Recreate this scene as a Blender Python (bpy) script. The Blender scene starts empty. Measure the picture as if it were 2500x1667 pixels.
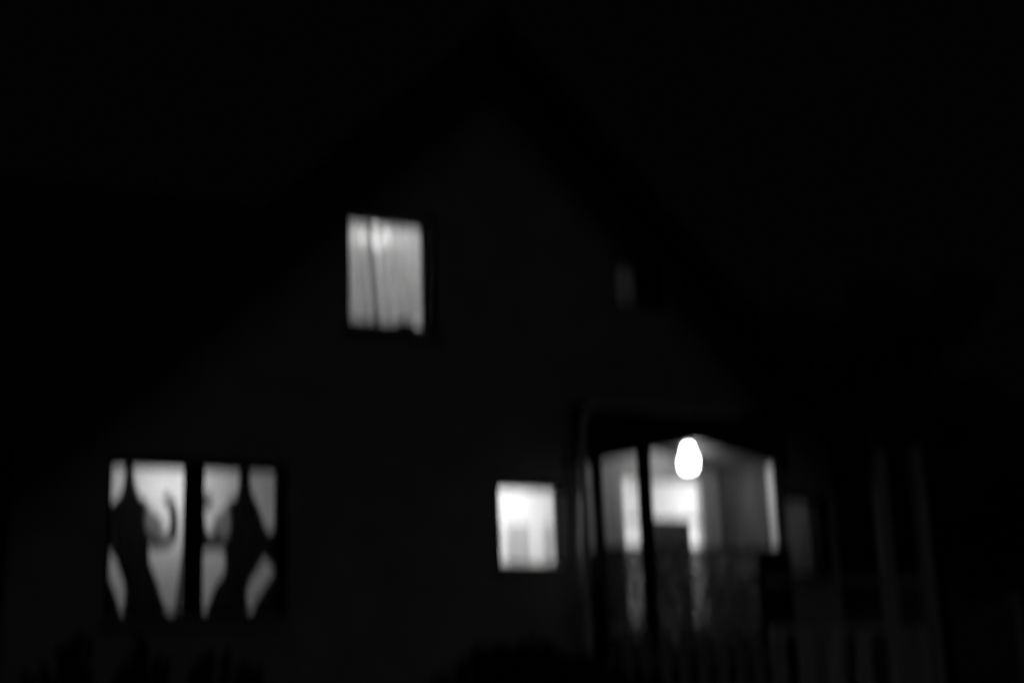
import bpy, bmesh, math, random
from mathutils import Vector, Matrix

random.seed(7)
SC = bpy.context.scene
COL = SC.collection

# ------------------------------------------------------------------ camera, sky, light, exposure
cam_data = bpy.data.cameras.new('camera')
cam = bpy.data.objects.new('camera', cam_data)
COL.objects.link(cam)
SC.camera = cam
cam_data.sensor_width = 36.0
cam_data.lens = 50.0
cam_data.clip_start = 0.05
cam_data.clip_end = 2000.0
ROT = (Matrix.Rotation(math.radians(-27), 3, 'Z') @ Matrix.Rotation(math.radians(90 + 14), 3, 'X')
       @ Matrix.Rotation(math.radians(-2), 3, 'Z'))
cam.matrix_world = Matrix.Translation((-6.375, -13.0, 1.45)) @ ROT.to_4x4()
# the photograph is thrown out of focus: the lens is set much nearer than the house
cam_data.dof.use_dof = True
cam_data.dof.focus_distance = 2.0
cam_data.dof.aperture_fstop = 1.45
cam_data.dof.aperture_ratio = 2.4

world = bpy.data.worlds.new('World')
SC.world = world
world.use_nodes = True
wn = world.node_tree.nodes
wn['Background'].inputs['Color'].default_value = (1, 1, 1, 1)
wn['Background'].inputs['Strength'].default_value = 0.00075

sun_data = bpy.data.lights.new('moon', 'SUN')
sun_data.energy = 0.0165
sun_data.angle = math.radians(25)
moon = bpy.data.objects.new('moon', sun_data)
COL.objects.link(moon)
moon.rotation_euler = Vector((0.22, 1.0, -1.35)).to_track_quat('-Z', 'Y').to_euler()

SC.view_settings.view_transform = 'Standard'
SC.view_settings.look = 'None'
SC.view_settings.exposure = 0.0
SC.view_settings.gamma = 1.0
SC.view_settings.use_curve_mapping = False
SC.cycles.use_denoising = True
SC.cycles.max_bounces = 8
SC.cycles.transparent_max_bounces = 16
SC.cycles.caustics_reflective = False
SC.cycles.caustics_refractive = False
SC.cycles.sample_clamp_indirect = 4.0

# ------------------------------------------------------------------ materials
def mat(name, v, rough=0.8, var=0.15, scale=6.0, bump=0.0, stretch=(1, 1, 1), metallic=0.0, translucent=0.0, clear=0.0):
    m = bpy.data.materials.new(name)
    m.use_nodes = True
    nt = m.node_tree
    N, L = nt.nodes, nt.links
    b = N['Principled BSDF']
    out = N['Material Output']
    tc = N.new('ShaderNodeTexCoord')
    mp = N.new('ShaderNodeMapping')
    mp.inputs['Scale'].default_value = stretch
    ns = N.new('ShaderNodeTexNoise')
    ns.inputs['Scale'].default_value = scale
    ns.inputs['Detail'].default_value = 6
    rp = N.new('ShaderNodeValToRGB')
    lo, hi = v * (1 - var), min(1.0, v * (1 + var))
    rp.color_ramp.elements[0].position, rp.color_ramp.elements[1].position = 0.3, 0.7
    rp.color_ramp.elements[0].color = (lo, lo, lo, 1)
    rp.color_ramp.elements[1].color = (hi, hi, hi, 1)
    L.new(tc.outputs['Object'], mp.inputs['Vector'])
    L.new(mp.outputs['Vector'], ns.inputs['Vector'])
    L.new(ns.outputs['Fac'], rp.inputs['Fac'])
    L.new(rp.outputs['Color'], b.inputs['Base Color'])
    b.inputs['Roughness'].default_value = rough
    b.inputs['Metallic'].default_value = metallic
    b.inputs['Specular IOR Level'].default_value = 0.5 if rough < 0.65 else 0.1
    if bump:
        bp = N.new('ShaderNodeBump')
        bp.inputs['Strength'].default_value = bump
        bp.inputs['Distance'].default_value = 0.01
        L.new(ns.outputs['Fac'], bp.inputs['Height'])
        L.new(bp.outputs['Normal'], b.inputs['Normal'])
    last = b.outputs['BSDF']
    if translucent:
        t = N.new('ShaderNodeBsdfTranslucent')
        L.new(rp.outputs['Color'], t.inputs['Color'])
        mx = N.new('ShaderNodeMixShader')
        mx.inputs['Fac'].default_value = translucent
        L.new(last, mx.inputs[1]); L.new(t.outputs['BSDF'], mx.inputs[2])
        last = mx.outputs['Shader']
    if clear:
        t = N.new('ShaderNodeBsdfTransparent')
        mx = N.new('ShaderNodeMixShader')
        mx.inputs['Fac'].default_value = clear
        L.new(last, mx.inputs[1]); L.new(t.outputs['BSDF'], mx.inputs[2])
        last = mx.outputs['Shader']
    L.new(last, out.inputs['Surface'])
    return m

def glass(name, lo, hi, scale=9.0, gloss=0.04, rough=0.03, stretch=(1, 1, 1), haze=0.0):
    """thin pane: transparent with a tint that varies over the sheet, plus a weak mirror"""
    m = bpy.data.materials.new(name)
    m.use_nodes = True
    N, L = m.node_tree.nodes, m.node_tree.links
    N.remove(N['Principled BSDF'])
    tc = N.new('ShaderNodeTexCoord')
    mp = N.new('ShaderNodeMapping')
    mp.inputs['Scale'].default_value = stretch
    ns = N.new('ShaderNodeTexNoise')
    ns.inputs['Scale'].default_value = scale
    ns.inputs['Detail'].default_value = 3
    rp = N.new('ShaderNodeValToRGB')
    rp.color_ramp.elements[0].position, rp.color_ramp.elements[1].position = 0.38, 0.64
    rp.color_ramp.elements[0].color = (lo, lo, lo, 1)
    rp.color_ramp.elements[1].color = (hi, hi, hi, 1)
    t = N.new('ShaderNodeBsdfTransparent')
    g = N.new('ShaderNodeBsdfGlossy')
    g.inputs['Roughness'].default_value = rough
    mx = N.new('ShaderNodeMixShader')
    mx.inputs['Fac'].default_value = gloss
    L.new(tc.outputs['Object'], mp.inputs['Vector'])
    L.new(mp.outputs['Vector'], ns.inputs['Vector'])
    L.new(ns.outputs['Fac'], rp.inputs['Fac'])
    L.new(rp.outputs['Color'], t.inputs['Color'])
    L.new(t.outputs['BSDF'], mx.inputs[1]); L.new(g.outputs['BSDF'], mx.inputs[2])
    last = mx.outputs['Shader']
    if haze:                                             # frosting: the rippled face scatters lamp light
        tl = N.new('ShaderNodeBsdfTranslucent')
        tl.inputs['Color'].default_value = (0.5, 0.5, 0.5, 1)
        df = N.new('ShaderNodeMath')
        df.operation = 'MULTIPLY'
        df.inputs[1].default_value = haze * 2
        L.new(ns.outputs['Fac'], df.inputs[0])
        m2 = N.new('ShaderNodeMixShader')
        L.new(df.outputs[0], m2.inputs['Fac'])
        L.new(last, m2.inputs[1]); L.new(tl.outputs['BSDF'], m2.inputs[2])
        last = m2.outputs['Shader']
    L.new(last, N['Material Output'].inputs['Surface'])
    return m

def emit(name, strength):
    m = bpy.data.materials.new(name)
    m.use_nodes = True
    N, L = m.node_tree.nodes, m.node_tree.links
    N.remove(N['Principled BSDF'])
    e = N.new('ShaderNodeEmission')
    e.inputs['Color'].default_value = (1, 1, 1, 1)
    e.inputs['Strength'].default_value = strength
    L.new(e.outputs['Emission'], N['Material Output'].inputs['Surface'])
    return m

M = dict(
    reveal_shade=mat('painted_reveal_shade', 0.02, 0.95, 0.2, 8.0, 0.1),  # shade of the window reveals put into the colour, near black despite room light
    plaster=mat('pale_plaster', 0.46, 0.9, 0.14, 2.2, 0.4),
    roof=mat('dark_roof_tile', 0.03, 0.9, 0.3, 5.0, 0.3),
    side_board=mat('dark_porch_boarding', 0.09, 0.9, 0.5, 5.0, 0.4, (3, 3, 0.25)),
    dark_wood=mat('dark_stained_wood', 0.03, 0.8, 0.35, 4.0, 0.3, (1, 1, 0.15)),
    frame=mat('dark_window_paint', 0.03, 0.8, 0.2, 8.0, 0.1),
    porch_wall=mat('porch_boarding', 0.46, 0.8, 0.2, 4.0, 0.4, (3, 3, 0.2)),
    ceiling_board=mat('porch_ceiling_boards', 0.14, 0.8, 0.25, 4.0, 0.3, (3, 0.3, 3)),
    pale_panel=mat('pale_porch_panel', 0.55, 0.8, 0.1, 4.0, 0.2),
    white_paint=mat('white_paint', 0.75, 0.5, 0.06, 8.0, 0.1, (1, 1, 0.2)),
    pipe=mat('white_rainwater_pipe', 0.78, 0.5, 0.08, 7.0, 0.1),
    stone=mat('dark_plinth_stone', 0.07, 0.95, 0.4, 5.0, 0.6),
    room=mat('room_paint', 0.72, 0.9, 0.05, 2.0, 0.1),
    door_wood=mat('brown_door_wood', 0.09, 0.7, 0.3, 4.0, 0.3, (2, 2, 0.15)),
    floor=mat('room_floorboards', 0.2, 0.6, 0.3, 3.0, 0.2, (0.2, 2, 1)),
    drape=mat('dark_drape_cloth', 0.055, 0.95, 0.4, 5.0, 0.2, (3, 3, 0.3), translucent=0.5, clear=0.09),
    ruffle=mat('grey_ruffle_cloth', 0.7, 0.95, 0.2, 12.0, 0.2, (2, 2, 0.4), translucent=0.6, clear=0.4),
    sheer=mat('sheer_curtain_cloth', 0.75, 0.95, 0.12, 5.0, 0.2, (6, 6, 0.3), translucent=0.65, clear=0.3),
    lace=mat('lace_curtain_cloth', 0.6, 0.95, 0.35, 6.0, 0.2, (8, 8, 0.5), translucent=0.6, clear=0.05),
    cafe=mat('cafe_curtain_cloth', 0.7, 0.95, 0.1, 5.0, 0.2, (6, 6, 0.3), translucent=0.65, clear=0.5),
    fence=mat('weathered_fence_wood', 0.6, 0.85, 0.3, 5.0, 0.5, (2, 2, 0.15)),
    fence_dark=mat('mossy_fence_wood', 0.4, 0.9, 0.4, 5.0, 0.5, (2, 2, 0.15)),
    leaf=mat('dark_leaf', 0.06, 0.7, 0.5, 3.0, 0.0),
    tree_leaf=mat('tree_leaf', 0.07, 0.7, 0.5, 1.0, 0.0),
    bark=mat('bark', 0.06, 0.95, 0.4, 6.0, 0.5, (1, 1, 0.2)),
    ground=mat('night_ground', 0.05, 0.95, 0.5, 1.5, 0.5),
    metal=mat('dull_brass', 0.3, 0.4, 0.1, 5.0, 0.0, metallic=0.8),
    pane=glass('window_glass', 0.9, 0.94),
    door_pane=glass('door_glass', 0.9, 0.94, gloss=0.006),
    tinted=glass('rippled_privacy_glass', 0.04, 0.6, 15.0, 0.02, 0.3, (1.0, 1.0, 0.8), haze=0.12),
    bulb=emit('lit_opal_globe', 16.0),
    bulb_small=emit('lit_candle_bulb', 12.0),
)

# ------------------------------------------------------------------ mesh helpers
def obj(name, bm, m, parent=None, smooth=False):
    me = bpy.data.meshes.new(name)
    bmesh.ops.recalc_face_normals(bm, faces=bm.faces)
    bm.to_mesh(me)
    bm.free()
    if smooth:
        for p in me.polygons:
            p.use_smooth = True
    me.materials.append(m)
    o = bpy.data.objects.new(name, me)
    COL.objects.link(o)
    if parent is not None:
        o.parent = parent
        o.matrix_parent_inverse = Matrix.Identity(4)
        p = parent
        off = Vector((0, 0, 0))
        while p is not None:
            off += p.location
            p = p.parent
        me.transform(Matrix.Translation(-off))
    return o

def thing(name, label, cat, loc=(0, 0, 0), group=None):
    o = bpy.data.objects.new(name, None)
    o.empty_display_size = 0.2
    COL.objects.link(o)
    o.location = loc
    o['label'] = label
    o['category'] = cat
    if group:
        o['group'] = group
    return o

def tag(o, label, cat, group=None):
    o['label'] = label
    o['category'] = cat
    if group:
        o['group'] = group
    return o

def box(bm, x0, x1, y0, y1, z0, z1, bev=0.0):
    vs = [bm.verts.new((x, y, z)) for x in (x0, x1) for y in (y0, y1) for z in (z0, z1)]
    q = [(0, 1, 3, 2), (4, 6, 7, 5), (0, 4, 5, 1), (2, 3, 7, 6), (0, 2, 6, 4), (1, 5, 7, 3)]
    fs = [bm.faces.new([vs[i] for i in f]) for f in q]
    if bev:
        es = list({e for f in fs for e in f.edges})
        bmesh.ops.bevel(bm, geom=es, offset=bev, segments=1, affect='EDGES')
    return bm

def bx(*a, bev=0.0):
    return box(bmesh.new(), *a, bev=bev)

def prism(bm, poly, y0, y1):
    """polygon in x,z pushed from y0 to y1"""
    a = [bm.verts.new((x, y0, z)) for x, z in poly]
    b = [bm.verts.new((x, y1, z)) for x, z in poly]
    n = len(poly)
    bm.faces.new(a)
    bm.faces.new(list(reversed(b)))
    for i in range(n):
        j = (i + 1) % n
        bm.faces.new((a[i], b[i], b[j], a[j]))
    return bm

def tube(bm, pts, r, seg=10):
    rings = []
    n = len(pts)
    for i, p in enumerate(pts):
        p = Vector(p)
        d = (Vector(pts[min(i + 1, n - 1)]) - Vector(pts[max(i - 1, 0)])).normalized()
        u = d.cross(Vector((0, 1, 0)))
        if u.length < 0.1:
            u = d.cross(Vector((1, 0, 0)))
        u.normalize()
        w = d.cross(u)
        rr = r[i] if isinstance(r, (list, tuple)) else r
        rings.append([bm.verts.new(p + rr * (math.cos(t) * u + math.sin(t) * w))
                      for t in [2 * math.pi * k / seg for k in range(seg)]])
    for a, b in zip(rings, rings[1:]):
        for k in range(seg):
            bm.faces.new((a[k], a[(k + 1) % seg], b[(k + 1) % seg], b[k]))
    bm.faces.new(rings[0]); bm.faces.new(list(reversed(rings[-1])))
    return bm

def lathe(bm, prof, cx, cy, cz, seg=20):
    rings = [[bm.verts.new((cx + r * math.cos(2 * math.pi * k / seg), cy + r * math.sin(2 * math.pi * k / seg), cz + z))
              for k in range(seg)] for r, z in prof]
    for a, b in zip(rings, rings[1:]):
        for k in range(seg):
            bm.faces.new((a[k], a[(k + 1) % seg], b[(k + 1) % seg], b[k]))
    bm.faces.new(rings[0]); bm.faces.new(list(reversed(rings[-1])))
    return bm

def clip(poly, inside, cut):
    out = []
    for i, p in enumerate(poly):
        q = poly[(i + 1) % len(poly)]
        if inside(p):
            out.append(p)
            if not inside(q):
                out.append(cut(p, q))
        elif inside(q):
            out.append(cut(p, q))
    return out

# ------------------------------------------------------------------ ground
GZ = 1.30                                            # ground level in front of the house
def ground_height(x, y):
    t = min(1.0, max(0.0, (y + 11.0) / 6.5))
    t = t * t * (3 - 2 * t)
    return -0.15 + (GZ + 0.15) * t
bm = bmesh.new()
xs = [-800, -200, -60] + [-30 + 2 * i for i in range(31)] + [60, 200, 800]
ys = [-400, -100, -40, -20] + [-14 + 0.75 * i for i in range(20)] + [4, 10, 20, 40, 90, 200, 500, 1200]
gv = [[bm.verts.new((x, y, ground_height(x, y))) for x in xs] for y in ys]
for a, b in zip(gv, gv[1:]):
    for i in range(len(xs) - 1):
        bm.faces.new((a[i], a[i + 1], b[i + 1], b[i]))
g = obj('ground', bm, M['ground'], smooth=True)
g['kind'] = 'structure'

# unseen pale strip added at the house foot to bounce light up the wall
f = obj('bounce_strip', bx(-4.6, 5.6, -2.9, -0.28, GZ - 0.05, GZ + 0.02), mat('pale_bounce', 0.6, 0.95, 0.3, 40.0, 0.6))
f['kind'] = 'structure'

# ------------------------------------------------------------------ the house
XL, XR = -4.72, 4.36          # ends of the gable wall
APEX, SLOPE = 8.42, 0.985     # wall apex height, roof pitch
house = thing('house', 'tall pale gabled house at night with lit windows and a lit recessed porch', 'house', (0, 0, 0))

HOLES = {                      # x0, x1, z0, z1 of every opening in the gable wall
    'wide': (-3.88, -2.20, 2.25, 3.68),
    'upper': (-1.60, -0.60, 5.13, 6.36),
    'small': (0.00, 0.86, 2.73, 3.60),
    'faint': (1.54, 2.18, 5.58, 6.18),
    'side': (3.62, 4.26, 2.62, 3.58),
    'porch': (1.08, 3.52, GZ, 4.24),
}
def wall_sheet(y0, y1):
    bm = bmesh.new()
    cx = sorted({XL, XR, 0.0} | {v for h in HOLES.values() for v in h[:2]})
    cz = sorted({GZ - 0.4, 9.0} | {v for h in HOLES.values() for v in h[2:]})
    top = lambda x: APEX - SLOPE * abs(x)
    for x0, x1 in zip(cx, cx[1:]):
        for z0, z1 in zip(cz, cz[1:]):
            mx, mz = (x0 + x1) / 2, (z0 + z1) / 2
            if any(h[0] < mx < h[1] and h[2] < mz < h[3] for h in HOLES.values()):
                continue
            poly = [(x0, z0), (x1, z0), (x1, z1), (x0, z1)]
            ins = lambda p: p[1] <= top(p[0]) + 1e-7
            def cut(p, q):
                fp, fq = p[1] - top(p[0]), q[1] - top(q[0])
                t = fp / (fp - fq)
                return (p[0] + t * (q[0] - p[0]), p[1] + t * (q[1] - p[1]))
            poly = clip(poly, ins, cut)
            if len(poly) < 3:
                continue
            for y in (y0, y1):
                vs = [bm.verts.new((x, y, z)) for x, z in poly]
                try:
                    bm.faces.new(vs)
                except ValueError:
                    pass
    bmesh.ops.remove_doubles(bm, verts=bm.verts, dist=1e-5)
    return bm
obj('gable_wall', wall_sheet(0.0, 0.30), M['plaster'], house)
obj('side_wall', bx(XL, XL + 0.28, 0.302, 9.0, GZ - 0.4, 3.85), M['plaster'], house)
obj('side_wall', bx(XR - 0.12, XR, 0.302, 9.0, GZ - 0.4, 3.85), M['plaster'], house)
obj('rear_wall', prism(bmesh.new(), [(XL, GZ - 0.4), (XR, GZ - 0.4), (XR, 3.84), (0, APEX - 0.05), (XL, 3.84)], 9.002, 9.28), M['plaster'], house)

def roof_plane(sgn, name, x_end, y0, y1, z_off, thick, m):
    bm = bmesh.new()
    z0 = APEX + z_off
    pts = []
    for x in (0.0, x_end):
        for y in (y0, y1):
            for t in (0.0, thick):
                pts.append(bm.verts.new((sgn * x, y, z0 - SLOPE * x + t)))
    for f in [(0, 1, 3, 2), (4, 6, 7, 5), (0, 4, 5, 1), (2, 3, 7, 6), (0, 2, 6, 4), (1, 5, 7, 3)]:
        bm.faces.new([pts[i] for i in f])
    return obj(name, bm, m, house)
for sgn, xe in ((-1, 5.15), (1, 4.85)):
    r = roof_plane(sgn, 'roof', xe, -0.46, 9.5, 0.02, 0.12, M['roof'])
    # courses of tiles: one thin raised lip per course
    bm = bmesh.new()
    n = 22
    for k in range(n):
        x = xe * (k + 0.5) / n
        z = APEX + 0.14 - SLOPE * x
        box(bm, min(sgn * x, sgn * (x + 0.03)), max(sgn * x, sgn * (x + 0.03)), -0.46, 9.5, z - 0.03, z + 0.03)
    t = obj('tile_course', bm, M['roof'], r)
    t['kind'] = 'stuff'
    bb = bmesh.new()
    pl = [(0, APEX + 0.16), (sgn * xe, APEX + 0.16 - SLOPE * xe), (sgn * xe, APEX - 0.06 - SLOPE * xe), (0, APEX - 0.06)]
    obj('bargeboard', prism(bb, pl, -0.50, -0.462), M['dark_wood'], house)
obj('ridge_cap', prism(bmesh.new(), [(-0.16, APEX + 0.03), (0, APEX + 0.20), (0.16, APEX + 0.03), (0, APEX + 0.10)], -0.51, 9.5), M['roof'], house)

# the main range of the house behind, its ridge running off to the left
wy0, wy1, wridge = 2.4, 10.6, 8.62
obj('wing_wall', bx(-22.0, XL - 0.004, wy0, wy0 + 0.3, GZ - 0.4, 4.35), M['plaster'], house)
bm = bmesh.new()
mid = (wy0 + wy1) / 2
prof = [(wy0 - 0.45, 4.2), (mid, wridge), (wy1 + 0.45, 4.2), (wy1 + 0.45, 4.02), (mid, wridge - 0.2), (wy0 - 0.45, 4.02)]
a = [bm.verts.new((-22.4, y, z)) for y, z in prof]
b = [bm.verts.new((-0.3, y, z)) for y, z in prof]
bm.faces.new(a); bm.faces.new(list(reversed(b)))
for i in range(6):
    bm.faces.new((a[i], b[i], b[(i + 1) % 6], a[(i + 1) % 6]))
obj('wing_roof', bm, M['roof'], house)

# ------------------------------------------------------------------ rooms behind the windows
def room(x0, x1, y1, z0, z1):
    """open-fronted box behind the wall: it catches the lamp light seen through the window"""
    y0, t = 0.304, 0.08
    bm = bmesh.new()
    box(bm, x0 - t, x0, y0, y1, z0 - t, z1 + t)
    box(bm, x1, x1 + t, y0, y1, z0 - t, z1 + t)
    box(bm, x0, x1, y1 - t, y1, z0 - t, z1 + t)
    box(bm, x0, x1, y0, y1 - t, z1, z1 + t)
    r = obj('room', bm, M['room'], house)
    obj('floorboards', bx(x0 + 0.002, x1 - 0.002, y0, y1 - t - 0.002, z0 - t, z0), M['floor'], r)
    return r
def lamp_light(name, loc, watts, radius=0.12):
    l = bpy.data.lights.new(name, 'POINT')
    l.energy = watts
    l.shadow_soft_size = radius
    o = bpy.data.objects.new(name, l)
    COL.objects.link(o)
    o.location = loc
    return o
room(-4.3, -0.6, 3.6, 1.7, 4.2)
lamp_light('sitting_room_light', (-2.5, 2.9, 3.9), 15)
room(-1.76, 0.6, 3.0, 4.5, 6.56)
lamp_light('bedroom_light', (-0.75, 1.4, 6.4), 33)
room(-0.4, 0.97, 2.3, 1.9, 4.1)
lamp_light('kitchen_light', (0.0, 1.5, 3.85), 38)
room(1.36, 1.96, 1.5, 5.1, 6.3)
lamp_light('landing_light', (1.72, 0.75, 6.0), 0.4)
room(3.66, 4.15, 0.95, 2.4, 3.9)

# ------------------------------------------------------------------ windows
def window(hole, cols, label, fw=0.045, depth=0.22, sill=True):
    """lining coloured as shade, sill, frame with its bars and one pane per light, set deep in the wall"""
    x0, x1, z0, z1 = HOLES[hole]
    t = 0.03
    bm = bmesh.new()
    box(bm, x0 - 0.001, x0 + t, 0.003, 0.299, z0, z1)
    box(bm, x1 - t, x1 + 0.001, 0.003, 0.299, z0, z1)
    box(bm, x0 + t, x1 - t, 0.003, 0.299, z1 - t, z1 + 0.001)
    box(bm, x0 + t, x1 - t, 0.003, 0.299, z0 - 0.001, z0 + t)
    w = obj('window', bm, M['reveal_shade'], house)
    w['label'] = label
    ya, yb = depth, depth + 0.05
    a0, a1, b0, b1 = x0 + t, x1 - t, z0 + t, z1 - t
    bm = bmesh.new()
    box(bm, a0, a0 + fw, ya, yb, b0, b1)
    box(bm, a1 - fw, a1, ya, yb, b0, b1)
    box(bm, a0 + fw, a1 - fw, ya, yb, b1 - fw, b1)
    box(bm, a0 + fw, a1 - fw, ya, yb, b0, b0 + fw)
    for (m0, m1) in cols:
        box(bm, m0, m1, ya - 0.003, yb + 0.003, b0 + fw, b1 - fw)
    obj('frame', bm, M['frame'], w)
    edges = [a0 + fw] + [v for c in cols for v in c] + [a1 - fw]
    for i in range(0, len(edges), 2):
        obj('pane', bx(edges[i], edges[i + 1], ya + 0.022, ya + 0.028, b0 + fw, b1 - fw), M['pane'], w)
    if sill:
        obj('sill', bx(x0 - 0.06, x1 + 0.06, -0.05, -0.002, z0 - 0.07, z0 - 0.004, bev=0.006), M['plaster'], w)
    return w
window('wide', [(-3.134, -2.949)], 'wide lit window with dark draped curtains', fw=0.02)
window('upper', [], 'lit upper window behind sheer curtains', fw=0.03)
window('small', [], 'small brightest window beside the porch', fw=0.015)
window('faint', [(1.885, 1.94)], 'small dim upper window, right half dark', fw=0.03, depth=0.06, sill=False)
window('side', [(4.06, 4.10)], 'dim window right of the porch', fw=0.02, depth=0.04)

# ------------------------------------------------------------------ curtains
def cloth(name, poly, y, m, parent=None, fold=0.02, freq=38.0, thick=0.006, phase=0.0):
    """a piece of cloth with this outline, gathered into soft upright folds"""
    bm = bmesh.new()
    vs = [bm.verts.new((x, y, z)) for x, z in poly]
    es = [bm.edges.new((vs[i], vs[(i + 1) % len(vs)])) for i in range(len(vs))]
    bmesh.ops.triangle_fill(bm, use_beauty=True, edges=es)
    for _ in range(4):
        long = [e for e in bm.edges if e.calc_length() > 0.045]
        if not long:
            break
        bmesh.ops.subdivide_edges(bm, edges=long, cuts=1)
        bmesh.ops.triangulate(bm, faces=bm.faces)
    for v in bm.verts:
        v.co.y += fold * math.sin(freq * v.co.x + 3.0 * v.co.z + phase) + 0.4 * fold * math.sin(17 * v.co.x - 5 * v.co.z)
    o = obj(name, bm, m, parent, smooth=True)
    s = o.modifiers.new('thickness', 'SOLIDIFY')
    s.thickness = thick
    return o

YC = 0.34
D1 = [(-3.673, 3.744), (-3.596, 3.748), (-3.584, 3.533), (-3.536, 3.4), (-3.445, 3.313), (-3.475, 3.201), (-3.46, 3.067), (-3.402, 2.991), (-3.434, 2.913), (-3.424, 2.759), (-3.336, 2.562), (-3.219, 2.24), (-3.645, 2.24), (-3.623, 2.485), (-3.631, 2.561), (-3.712, 2.756), (-3.798, 2.885), (-3.86, 2.95), (-3.86, 3.24), (-3.732, 3.349), (-3.685, 3.418), (-3.666, 3.53)]
D1B = [(-3.86, 2.75), (-3.79, 2.66), (-3.713, 2.442), (-3.652, 2.24), (-3.86, 2.24)]
D1C = [(-3.12, 2.9), (-3.145, 2.6), (-3.175, 2.24), (-3.12, 2.24)]
R1 = [(-3.461, 3.29), (-3.398, 3.247), (-3.318, 3.149), (-3.293, 3.06), (-3.37, 3.002), (-3.437, 3.02), (-3.483, 3.111), (-3.486, 3.2)]
T1 = [(-3.42, 3.02), (-3.285, 3.015), (-3.235, 3.045), (-3.22, 3.14), (-3.236, 3.28), (-3.315, 3.36), (-3.268, 3.425), (-3.177, 3.33), (-3.152, 3.152), (-3.16, 2.99), (-3.256, 2.90), (-3.401, 2.89)]
D2 = [(-2.575, 3.74), (-2.48, 3.74), (-2.478, 3.539), (-2.459, 3.435), (-2.375, 3.275), (-2.338, 3.171), (-2.289, 3.068), (-2.17, 3.117), (-2.17, 2.794), (-2.251, 2.725), (-2.323, 2.827), (-2.451, 2.621), (-2.496, 2.508), (-2.495, 2.396), (-2.459, 2.24), (-2.895, 2.24), (-2.873, 2.342), (-2.797, 2.541), (-2.713, 2.698), (-2.703, 2.811), (-2.734, 2.912), (-2.712, 3.003), (-2.655, 3.061), (-2.657, 3.221), (-2.693, 3.312), (-2.682, 3.358), (-2.612, 3.395), (-2.573, 3.535)]
D2B = [(-2.17, 2.68), (-2.245, 2.668), (-2.297, 2.565), (-2.402, 2.407), (-2.453, 2.24), (-2.17, 2.24)]
R2 = [(-2.819, 3.194), (-2.739, 3.265), (-2.687, 3.312), (-2.657, 3.221), (-2.655, 3.061), (-2.724, 3.02), (-2.816, 3.03), (-2.841, 3.103)]
T2 = [(-2.945, 3.41), (-2.825, 3.41), (-2.825, 3.31), (-2.905, 3.285), (-2.892, 3.11), (-2.858, 3.045), (-2.705, 3.045), (-2.722, 2.90), (-2.935, 2.89)]
G = 'dark draped curtains in the wide lit window'
for lab, d, db, r, t in (
        ('dark tied-back curtain in the left light of the wide window, with hooked tie', D1, D1B, R1, T1),
        ('dark tied-back curtain in the right light of the wide window, by its outer edge', D2, D2B, R2, T2)):
    cx = sum(p[0] for p in d) / len(d)
    c = thing('draped_curtain', lab, 'curtain', (cx, YC, 2.24), G)
    cloth('drape', d, YC, M['drape'], c)
    cloth('drape_tail', db, YC + 0.01, M['drape'], c)
    if d is D1:
        cloth('drape_tail', D1C, YC + 0.01, M['drape'], c, fold=0.006)
    cloth('ruffle', r, YC - 0.02, M['ruffle'], c, fold=0.012, freq=60)
    cloth('tie_band', t, YC + 0.05, M['drape'], c, fold=0.004)

def panel(name, x0t, x1t, x0b, x1b, zt, zb, y, m, parent=None, folds=5, amp=0.03, hem=0.03, lift=0.0, slant=0.0):
    """a hanging curtain: gathered at the rod, swinging out a little towards the hem"""
    bm = bmesh.new()
    nx, nz = 48, 16
    rows = []
    for j in range(nz + 1):
        v = j / nz
        row = []
        for i in range(nx + 1):
            u = i / nx
            x = (x0t + (x1t - x0t) * u) * (1 - v) + (x0b + (x1b - x0b) * u) * v
            ph = u * folds * 2 * math.pi - slant * v
            yy = y + amp * (0.6 + 0.4 * v) * math.sin(ph + 0.8 * v) + 0.35 * amp * math.sin(2.3 * ph + 1.0)
            z = zt + (zb - zt) * v
            if j == nz:
                z += hem * math.sin(ph * 0.55 + 0.6) + lift * max(0.0, 1 - abs(u - 0.72) / 0.22)
            row.append(bm.verts.new((x, yy, z)))
        rows.append(row)
    for a, b in zip(rows, rows[1:]):
        for i in range(nx):
            bm.faces.new((a[i], a[i + 1], b[i + 1], b[i]))
    o = obj(name, bm, m, parent, smooth=True)
    s = o.modifiers.new('thickness', 'SOLIDIFY')
    s.thickness = 0.003
    return o
G = 'sheer curtains in the lit upper window'
tag(panel('sheer_curtain', -1.60, -1.20, -1.53, -1.11, 6.48, 5.24, 0.35, M['sheer'], folds=3, slant=0.8), 'narrow sheer curtain on the left of the lit upper window', 'curtain', G)
tag(panel('sheer_curtain', -1.26, -0.60, -1.17, -0.50, 6.48, 5.25, 0.36, M['sheer'], folds=4, lift=0.10, slant=1.8), 'broad sheer curtain on the right of the lit upper window, hem rising', 'curtain', G)

pb = obj('planter', bx(-1.0, -0.84, 0.07, 0.17, 5.163, 5.235, bev=0.012), M['dark_wood'])
tag(pb, 'small dark planter on the sill of the lit upper window', 'planter')
G = 'cafe curtains across the lower half of the small bright window'
for (x0, x1, fo, lab) in ((0.03, 0.235, 2, 'narrow white cafe curtain at the left edge of the small bright window'),
                          (0.305, 0.555, 3, 'wide white cafe curtain in the middle of the small bright window'),
                          (0.73, 0.86, 1, 'thin white cafe curtain at the right edge of the small bright window')):
    tag(panel('cafe_curtain', x0, x1, x0, x1, 3.21, 2.70, 0.36, M['cafe'], folds=fo, amp=0.012, hem=0.01), lab, 'curtain', G)

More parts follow.
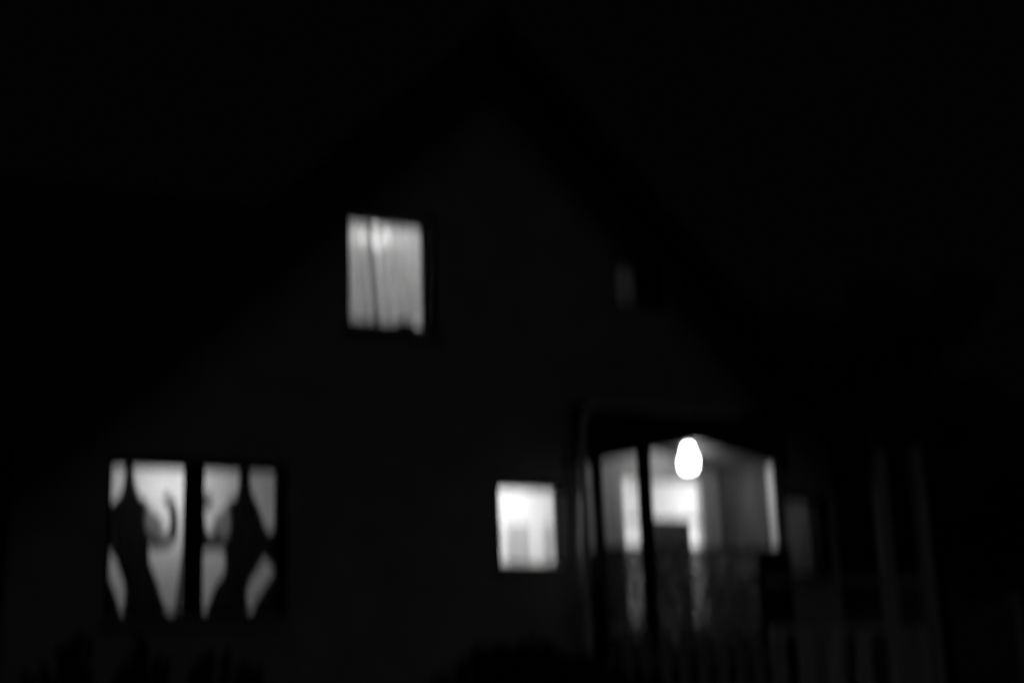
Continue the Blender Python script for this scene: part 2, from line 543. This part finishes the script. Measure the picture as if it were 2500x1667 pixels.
tag(panel('lace_curtain', 1.575, 1.96, 1.575, 1.96, 6.14, 5.61, 0.20, M['lace'], folds=3, amp=0.02), 'dim lace curtain in the left half of the small unlit upper window', 'curtain')
tag(panel('lace_curtain', 3.655, 4.225, 3.665, 4.215, 3.545, 2.655, 0.17, M['lace'], folds=5, amp=0.02), 'dim striped lace curtain in the window right of the porch', 'curtain')
lamp_light('side_room_light', (3.93, 0.62, 3.35), 0.65, 0.06)

# the bedroom lamp whose three bulbs glow through the sheer curtain
pl = thing('pendant_lamp', 'hanging lamp with three bulbs glowing through the upper window curtain', 'lamp', (-0.92, 0.8, 6.56))
obj('stem', tube(bmesh.new(), [(-0.92, 0.8, 6.56), (-0.92, 0.8, 6.40)], 0.012), M['metal'], pl)
for (dx, dz) in ((-0.035, -0.06), (0.075, -0.19), (-0.03, -0.29)):
    bm = bmesh.new()
    tube(bm, [(-0.92, 0.8, 6.34), (-0.92 + dx * 0.6, 0.8, 6.56 + dz + 0.1), (-0.92 + dx, 0.8, 6.56 + dz + 0.05)], 0.01, 8)
    arm = obj('arm', bm, M['metal'], pl)
    bm = bmesh.new()
    lathe(bm, [(0.012, 0.055), (0.03, 0.035), (0.042, 0.0), (0.03, -0.035), (0.01, -0.05)], -0.92 + dx, 0.8, 6.56 + dz, 14)
    obj('bulb', bm, M['bulb_small'], arm, smooth=True)

# ------------------------------------------------------------------ the recessed porch
FL = 1.66
px0, px1, py = 1.08, 3.52, 1.0
porch = obj('porch', bx(px0 - 0.3, px1 + 0.05, -0.26, py + 0.3, GZ - 0.3, FL - 0.003), M['stone'], house)
obj('porch_floor', bx(px0, px1, -0.25, py - 0.002, FL - 0.002, FL + 0.012), M['floor'], porch)
# back wall with the opening for the door, sidelights and transom
dx0, dx1, dz0, dz1 = 2.12, 3.21, 2.20, 3.86
bm = bmesh.new()
yb0, yb1 = py, py + 0.12
box(bm, px0, dx0, yb0, yb1, FL + 0.014, 4.02)
box(bm, dx1, px1 - 0.062, yb0, yb1, FL + 0.014, 4.02)
box(bm, dx0, dx1, yb0, yb1, dz1, 4.02)
box(bm, dx0, dx1, yb0, yb1, FL + 0.014, dz0)
obj('porch_back_wall', bm, M['porch_wall'], porch)
obj('porch_gable_panel', bx(px0, px1 - 0.062, yb0 - 0.02, yb1, 4.022, 4.5), M['pale_panel'], porch)
obj('porch_side_wall', bx(px0 - 0.08, px0 - 0.003, 0.302, py + 0.3, FL, 4.5), M['porch_wall'], porch)
obj('porch_side_wall', bx(px1 - 0.06, px1 + 0.06, -0.085, py + 0.3, FL + 0.014, 4.5), M['side_board'], porch)
# two low-pitched ceiling boards meeting above the lamp
def ceiling(xa, za, xb, zb):
    bm = bmesh.new()
    prism(bm, [(xa, za), (xb, zb), (xb, zb + 0.05), (xa, za + 0.05)], -0.28, py + 0.3)
    return bm
obj('porch_ceiling', ceiling(px0 - 0.30, 3.80, 2.40, 4.24), M['ceiling_board'], porch)
obj('porch_ceiling', ceiling(2.40, 4.24, px1 + 0.02, 3.93), M['ceiling_board'], porch)
# canopy: flat lead roof over a dark front board cut to a low gable
fy0, fy1 = -0.36, -0.30
front = [(0.92, 4.36), (0.92, 3.74), (1.08, 3.80), (2.30, 4.05), (3.18, 3.88), (3.46, 3.84), (3.46, 4.36)]
canopy = obj('canopy', prism(bmesh.new(), front, fy0, fy1), M['dark_wood'], house)
obj('canopy_roof', bx(0.90, 3.50, -0.38, -0.004, 4.362, 4.41), M['roof'], canopy)
obj('canopy_cheek', bx(0.92, 0.96, -0.298, -0.004, 3.80, 4.36), M['dark_wood'], canopy)
obj('canopy_cheek', bx(3.47, 3.51, -0.298, -0.004, 3.80, 4.36), M['dark_wood'], canopy)
# gutter that bends down into the rainwater pipe
pts = [(2.80, -0.44, 4.35), (2.0, -0.44, 4.355), (1.05, -0.44, 4.36)]
pts += [(1.02 - 0.20 * math.sin(a), -0.44, 4.16 + 0.20 * math.cos(a)) for a in [0.0, 0.35, 0.7, 1.05, 1.4]]
pts += [(0.79, -0.44, 3.9), (0.765, -0.44, 3.0), (0.76, -0.44, 1.70)]
pipe = obj('gutter_pipe', tube(bmesh.new(), pts, 0.042, 12), M['pipe'], house, smooth=True)
for z in (3.7, 2.9, 2.1):
    obj('pipe_clip', bx(0.70, 0.83, -0.49, -0.39, z, z + 0.03, bev=0.004), M['pipe'], pipe)
# posts
obj('porch_post', bx(1.005, 1.085, -0.32, -0.23, FL, 3.79, bev=0.006), M['dark_wood'], porch)
obj('porch_post', bx(1.565, 1.68, -0.33, -0.22, GZ, 3.98, bev=0.008), M['dark_wood'], porch)
obj('porch_post', bx(3.345, 3.445, -0.23, -0.09, 2.95, 3.86, bev=0.006), M['white_paint'], porch)['label'] = 'white painted right-hand post catching the lamp light'
# waist-high screen of rippled glass in dark rails
scr = obj('porch_screen', bx(1.00, 3.44, -0.305, -0.235, 2.885, 2.925, bev=0.004), M['dark_wood'], porch)
for xa, xb in ((1.09, 1.56), (1.685, 3.02)):
    obj('screen_pane', bx(xa, xb, -0.275, -0.265, 1.90, 2.883), M['tinted'], scr)
for xa, xb in ((3.02, 3.23), (3.235, 3.44)):
    obj('screen_board', bx(xa, xb, -0.29, -0.25, 1.90, 2.883, bev=0.004), M['dark_wood'], scr)
obj('screen_cheek', bx(1.02, 1.07, -0.228, -0.004, FL, 2.88), M['dark_wood'], scr)
obj('screen_rail', bx(1.075, 3.44, -0.31, -0.23, FL + 0.0, 1.898), M['dark_wood'], scr)
# front door between lit sidelights under a lit transom
door = obj('front_door', bx(2.40, 2.985, py - 0.03, py - 0.004, FL + 0.014, 3.375, bev=0.004), M['door_wood'], house)
for z0, z1 in ((2.05, 2.55), (2.65, 3.27)):
    for x0, x1 in ((2.45, 2.67), (2.72, 2.93)):
        obj('door_panel', bx(x0, x1, py - 0.046, py - 0.031, z0, z1, bev=0.006), M['door_wood'], door)
obj('handle', tube(bmesh.new(), [(2.955, py - 0.03, 2.72), (2.955, py - 0.09, 2.72), (2.88, py - 0.09, 2.72)], 0.011, 8), M['metal'], door)
tr = obj('transom', bx(dx0, dx1, py + 0.02, py + 0.07, 3.377, 3.405), M['dark_wood'], house)
obj('pane', bx(dx0, dx1, py + 0.04, py + 0.046, 3.407, dz1), M['door_pane'], tr)
for x0, x1 in ((dx0, 2.398), (2.987, dx1)):
    obj('sidelight', bx(x0, x1, py + 0.04, py + 0.046, dz0, 3.375), M['door_pane'], house)
# the hall behind
bm = bmesh.new()
hy0, hy1 = py + 0.124, 3.4
box(bm, 1.90, 1.98, hy0, hy1, 1.6, 4.2); box(bm, 3.9, 3.98, hy0, hy1, 1.6, 4.2)
box(bm, 1.98, 3.9, hy1 - 0.08, hy1, 1.6, 4.2); box(bm, 1.98, 3.9, hy0, hy1 - 0.08, 4.12, 4.2)
hall = obj('room', bm, M['room'], house)
obj('floorboards', bx(1.982, 3.898, hy0, hy1 - 0.082, 1.6, 1.68), M['floor'], hall)
lamp_light('hall_light', (2.7, 2.0, 3.95), 58)

# the porch lamp
PL = Vector((2.585, 0.30, 3.985))
lamp = thing('porch_lamp', 'glowing white globe lamp hanging under the porch ceiling', 'lamp', (PL.x, PL.y, 4.19))
obj('ceiling_rose', lathe(bmesh.new(), [(0.05, 0.0), (0.05, -0.02), (0.02, -0.035)], PL.x, PL.y, 4.195, 16), M['metal'], lamp)
prof = [(0.035, 0.13), (0.066, 0.118), (0.084, 0.085), (0.078, 0.045), (0.092, 0.02), (0.116, -0.02), (0.118, -0.055), (0.105, -0.09), (0.07, -0.113), (0.02, -0.122)]
obj('globe', lathe(bmesh.new(), prof, PL.x, PL.y, PL.z, 24), M['bulb'], lamp, smooth=True)

# ------------------------------------------------------------------ side gate and fences
def board(name, x0, x1, y0, y1, z0, z1, m, parent, point=0.0):
    bm = bmesh.new()
    if point:
        prism(bm, [(x0, z0), (x1, z0), (x1, z1 - point), ((x0 + x1) / 2, z1), (x0, z1 - point)], y0, y1)
    else:
        box(bm, x0, x1, y0, y1, z0, z1, bev=0.004)
    return obj(name, bm, m, parent)
FY = -0.47
fence = thing('side_fence', 'weathered board fence with two tall posts right of the porch', 'fence', (4.2, FY, GZ))
for x, w, top in ((4.645, 0.16, 4.05), (5.21, 0.15, 4.12)):
    board('tall_post', x - w / 2, x + w / 2, FY - 0.06, FY + 0.06, GZ - 0.2, top, M['fence'], fence)
board('rail', 2.98, 4.563, FY + 0.015, FY + 0.055, 2.52, 2.60, M['fence_dark'], fence)
board('rail', 4.727, 5.133, FY + 0.015, FY + 0.055, 2.52, 2.60, M['fence'], fence)
board('rail', 2.98, 4.563, FY + 0.02, FY + 0.055, 2.00, 2.09, M['fence'], fence)
board('rail', 4.727, 5.133, FY + 0.02, FY + 0.055, 2.00, 2.09, M['fence'], fence)
for x in (3.05, 3.40, 3.80, 4.20, 4.86, 5.06):
    board('picket', x - 0.10, x + 0.10, FY - 0.012, FY + 0.013, GZ - 0.1, 2.06 + random.uniform(-0.02, 0.03), M['fence'], fence)
low = thing('picket_fence', 'low dark picket fence in front of the porch screen', 'fence', (1.0, -2.0, GZ))
for k in range(9):
    x = 0.25 + 0.203 * k
    board('picket', x - 0.05, x + 0.05, -2.012, -1.99, GZ - 0.1, 2.02 + random.uniform(-0.03, 0.03), M['fence_dark'], low, point=0.06)
board('rail', 0.1, 2.0, -1.988, -1.95, 1.70, 1.77, M['fence_dark'], low)
board('rail', 0.1, 2.0, -1.988, -1.95, 1.40, 1.47, M['fence_dark'], low)

gp = thing('garden_post', 'pale square post standing alone at the far right edge', 'post', (10.05, 3.0, GZ))
obj('shaft', bx(9.97, 10.13, 2.92, 3.08, GZ - 0.2, 2.5, bev=0.01), M['fence'], gp)
obj('cap', prism(bmesh.new(), [(9.94, 2.502), (10.16, 2.502), (10.16, 2.55), (10.05, 2.66), (9.94, 2.55)], 2.89, 3.11), M['fence'], gp)

# ------------------------------------------------------------------ plants
def leaves(bm, centre, radii, n, size, rnd, up=0.0):
    for _ in range(n):
        while True:
            p = Vector((rnd.uniform(-1, 1), rnd.uniform(-1, 1), rnd.uniform(-1, 1)))
            if 0.25 < p.length < 1:
                break
        c = Vector(centre) + Vector((p.x * radii[0], p.y * radii[1], p.z * radii[2]))
        d = Vector((rnd.uniform(-1, 1), rnd.uniform(-1, 1), rnd.uniform(-1, 1) + up)).normalized()
        s = d.cross(Vector((rnd.uniform(-1, 1), rnd.uniform(-1, 1), rnd.uniform(-1, 1)))).normalized()
        L = size * rnd.uniform(0.7, 1.4)
        bm.faces.new([bm.verts.new(c - d * L), bm.verts.new(c + s * L * 0.35), bm.verts.new(c + d * L), bm.verts.new(c - s * L * 0.35)])

def shrub(name, label, cat, x, y, blobs, size, seed, group=None):
    rnd = random.Random(seed)
    z0 = ground_height(x, y)
    t = thing(name, label, cat, (x, y, z0), group)
    bm = bmesh.new()
    st = bmesh.new()
    for (dx, dy, z, rx, rz, n) in blobs:
        leaves(bm, (x + dx, y + dy, z), (rx, rx, rz), n, size, rnd)
        tube(st, [(x + dx * 0.2, y + dy * 0.2, z0 - 0.05), (x + dx * 0.7, y + dy * 0.7, (z0 + z) / 2), (x + dx, y + dy, z)], [0.02, 0.014, 0.006], 6)
    obj('foliage', bm, M['leaf'], t)
    obj('stem', st, M['bark'], t)
    return t
shrub('shrub', 'dark sloping shrub below the small bright window', 'shrub', -1.5, -3.5,
      [(-0.60, 0, 1.35, 0.30, 0.28, 600), (-0.25, 0, 1.52, 0.32, 0.30, 800), (0.05, 0, 1.58, 0.32, 0.28, 800), (0.45, 0, 1.48, 0.36, 0.26, 800), (0.85, 0, 1.36, 0.36, 0.24, 700)], 0.05, 3)
def spiky(label, x, h, w, seed):
    """upright plant: a sheaf of stems with leaves narrowing to a tip"""
    rnd = random.Random(seed)
    y = -3.5
    z0 = ground_height(x, y)
    t = thing('garden_plant', label, 'plant', (x, y, z0), 'dark plants along the bottom edge under the wide window')
    bm, st = bmesh.new(), bmesh.new()
    for k in range(11):
        a = rnd.uniform(-1, 1)
        tip = Vector((x + a * w, y + rnd.uniform(-0.2, 0.2), h - abs(a) * (h - z0) * 0.45 - rnd.uniform(0, 0.05)))
        base = Vector((x + a * 0.08, y, z0 - 0.03))
        tube(st, [base, (base + tip) / 2 + Vector((a * 0.03, 0, 0.04)), tip], [0.008, 0.006, 0.003], 5)
        for s in range(26):
            f = 0.25 + 0.75 * s / 25
            c = base.lerp(tip, f)
            rr = 0.02 + 0.09 * (1 - f)
            leaves(bm, c, (rr, rr, 0.03), 2, 0.045, rnd, up=1.2)
    obj('foliage', bm, M['leaf'], t)
    obj('stem', st, M['bark'], t)
spiky('dark bushy plant, leftmost along the bottom edge', -4.70, 1.95, 0.34, 11)
spiky('slim dark plant under the left half of the wide window', -4.28, 1.95, 0.16, 12)
spiky('dark plant under the right half of the wide window', -3.83, 1.86, 0.22, 13)
spiky('short dark plant under the right edge of the wide window', -3.60, 1.72, 0.16, 14)

def tree(label, x, y, h, r, seed):
    rnd = random.Random(seed)
    t = thing('tree', label, 'tree', (x, y, GZ), 'dark trees standing right of the house')
    bm = bmesh.new()
    tube(bm, [(x, y, GZ - 0.2), (x + 0.1, y, GZ + h * 0.35), (x, y, GZ + h * 0.9)], [0.24, 0.16, 0.04], 10)
    lf = bmesh.new()
    for k in range(26):
        a, f = rnd.uniform(0, 2 * math.pi), rnd.uniform(0.3, 1.0)
        rr = r * (1.1 - abs(f - 0.55) * 1.3) * rnd.uniform(0.4, 1.0)
        c = Vector((x + rr * math.cos(a), y + rr * math.sin(a), GZ + h * f))
        tube(bm, [(x, y, GZ + h * f * 0.75), tuple((Vector((x, y, GZ + h * f * 0.8)) + c) / 2), tuple(c)], [0.07, 0.045, 0.015], 6)
        s = rnd.uniform(0.5, 0.95)
        leaves(lf, c, (s, s, s * 0.7), 260, 0.13, rnd)
    obj('trunk', bm, M['bark'], t)
    obj('crown', lf, M['tree_leaf'], t)
tree('dark tree just right of the house roof', 12.3, 10.0, 7.2, 2.3, 21)
tree('tallest dark tree near the right edge', 17.0, 12.0, 9.4, 2.8, 22)
tree('low dark tree at the right edge above the pale post', 15.6, 7.0, 5.6, 2.0, 23)
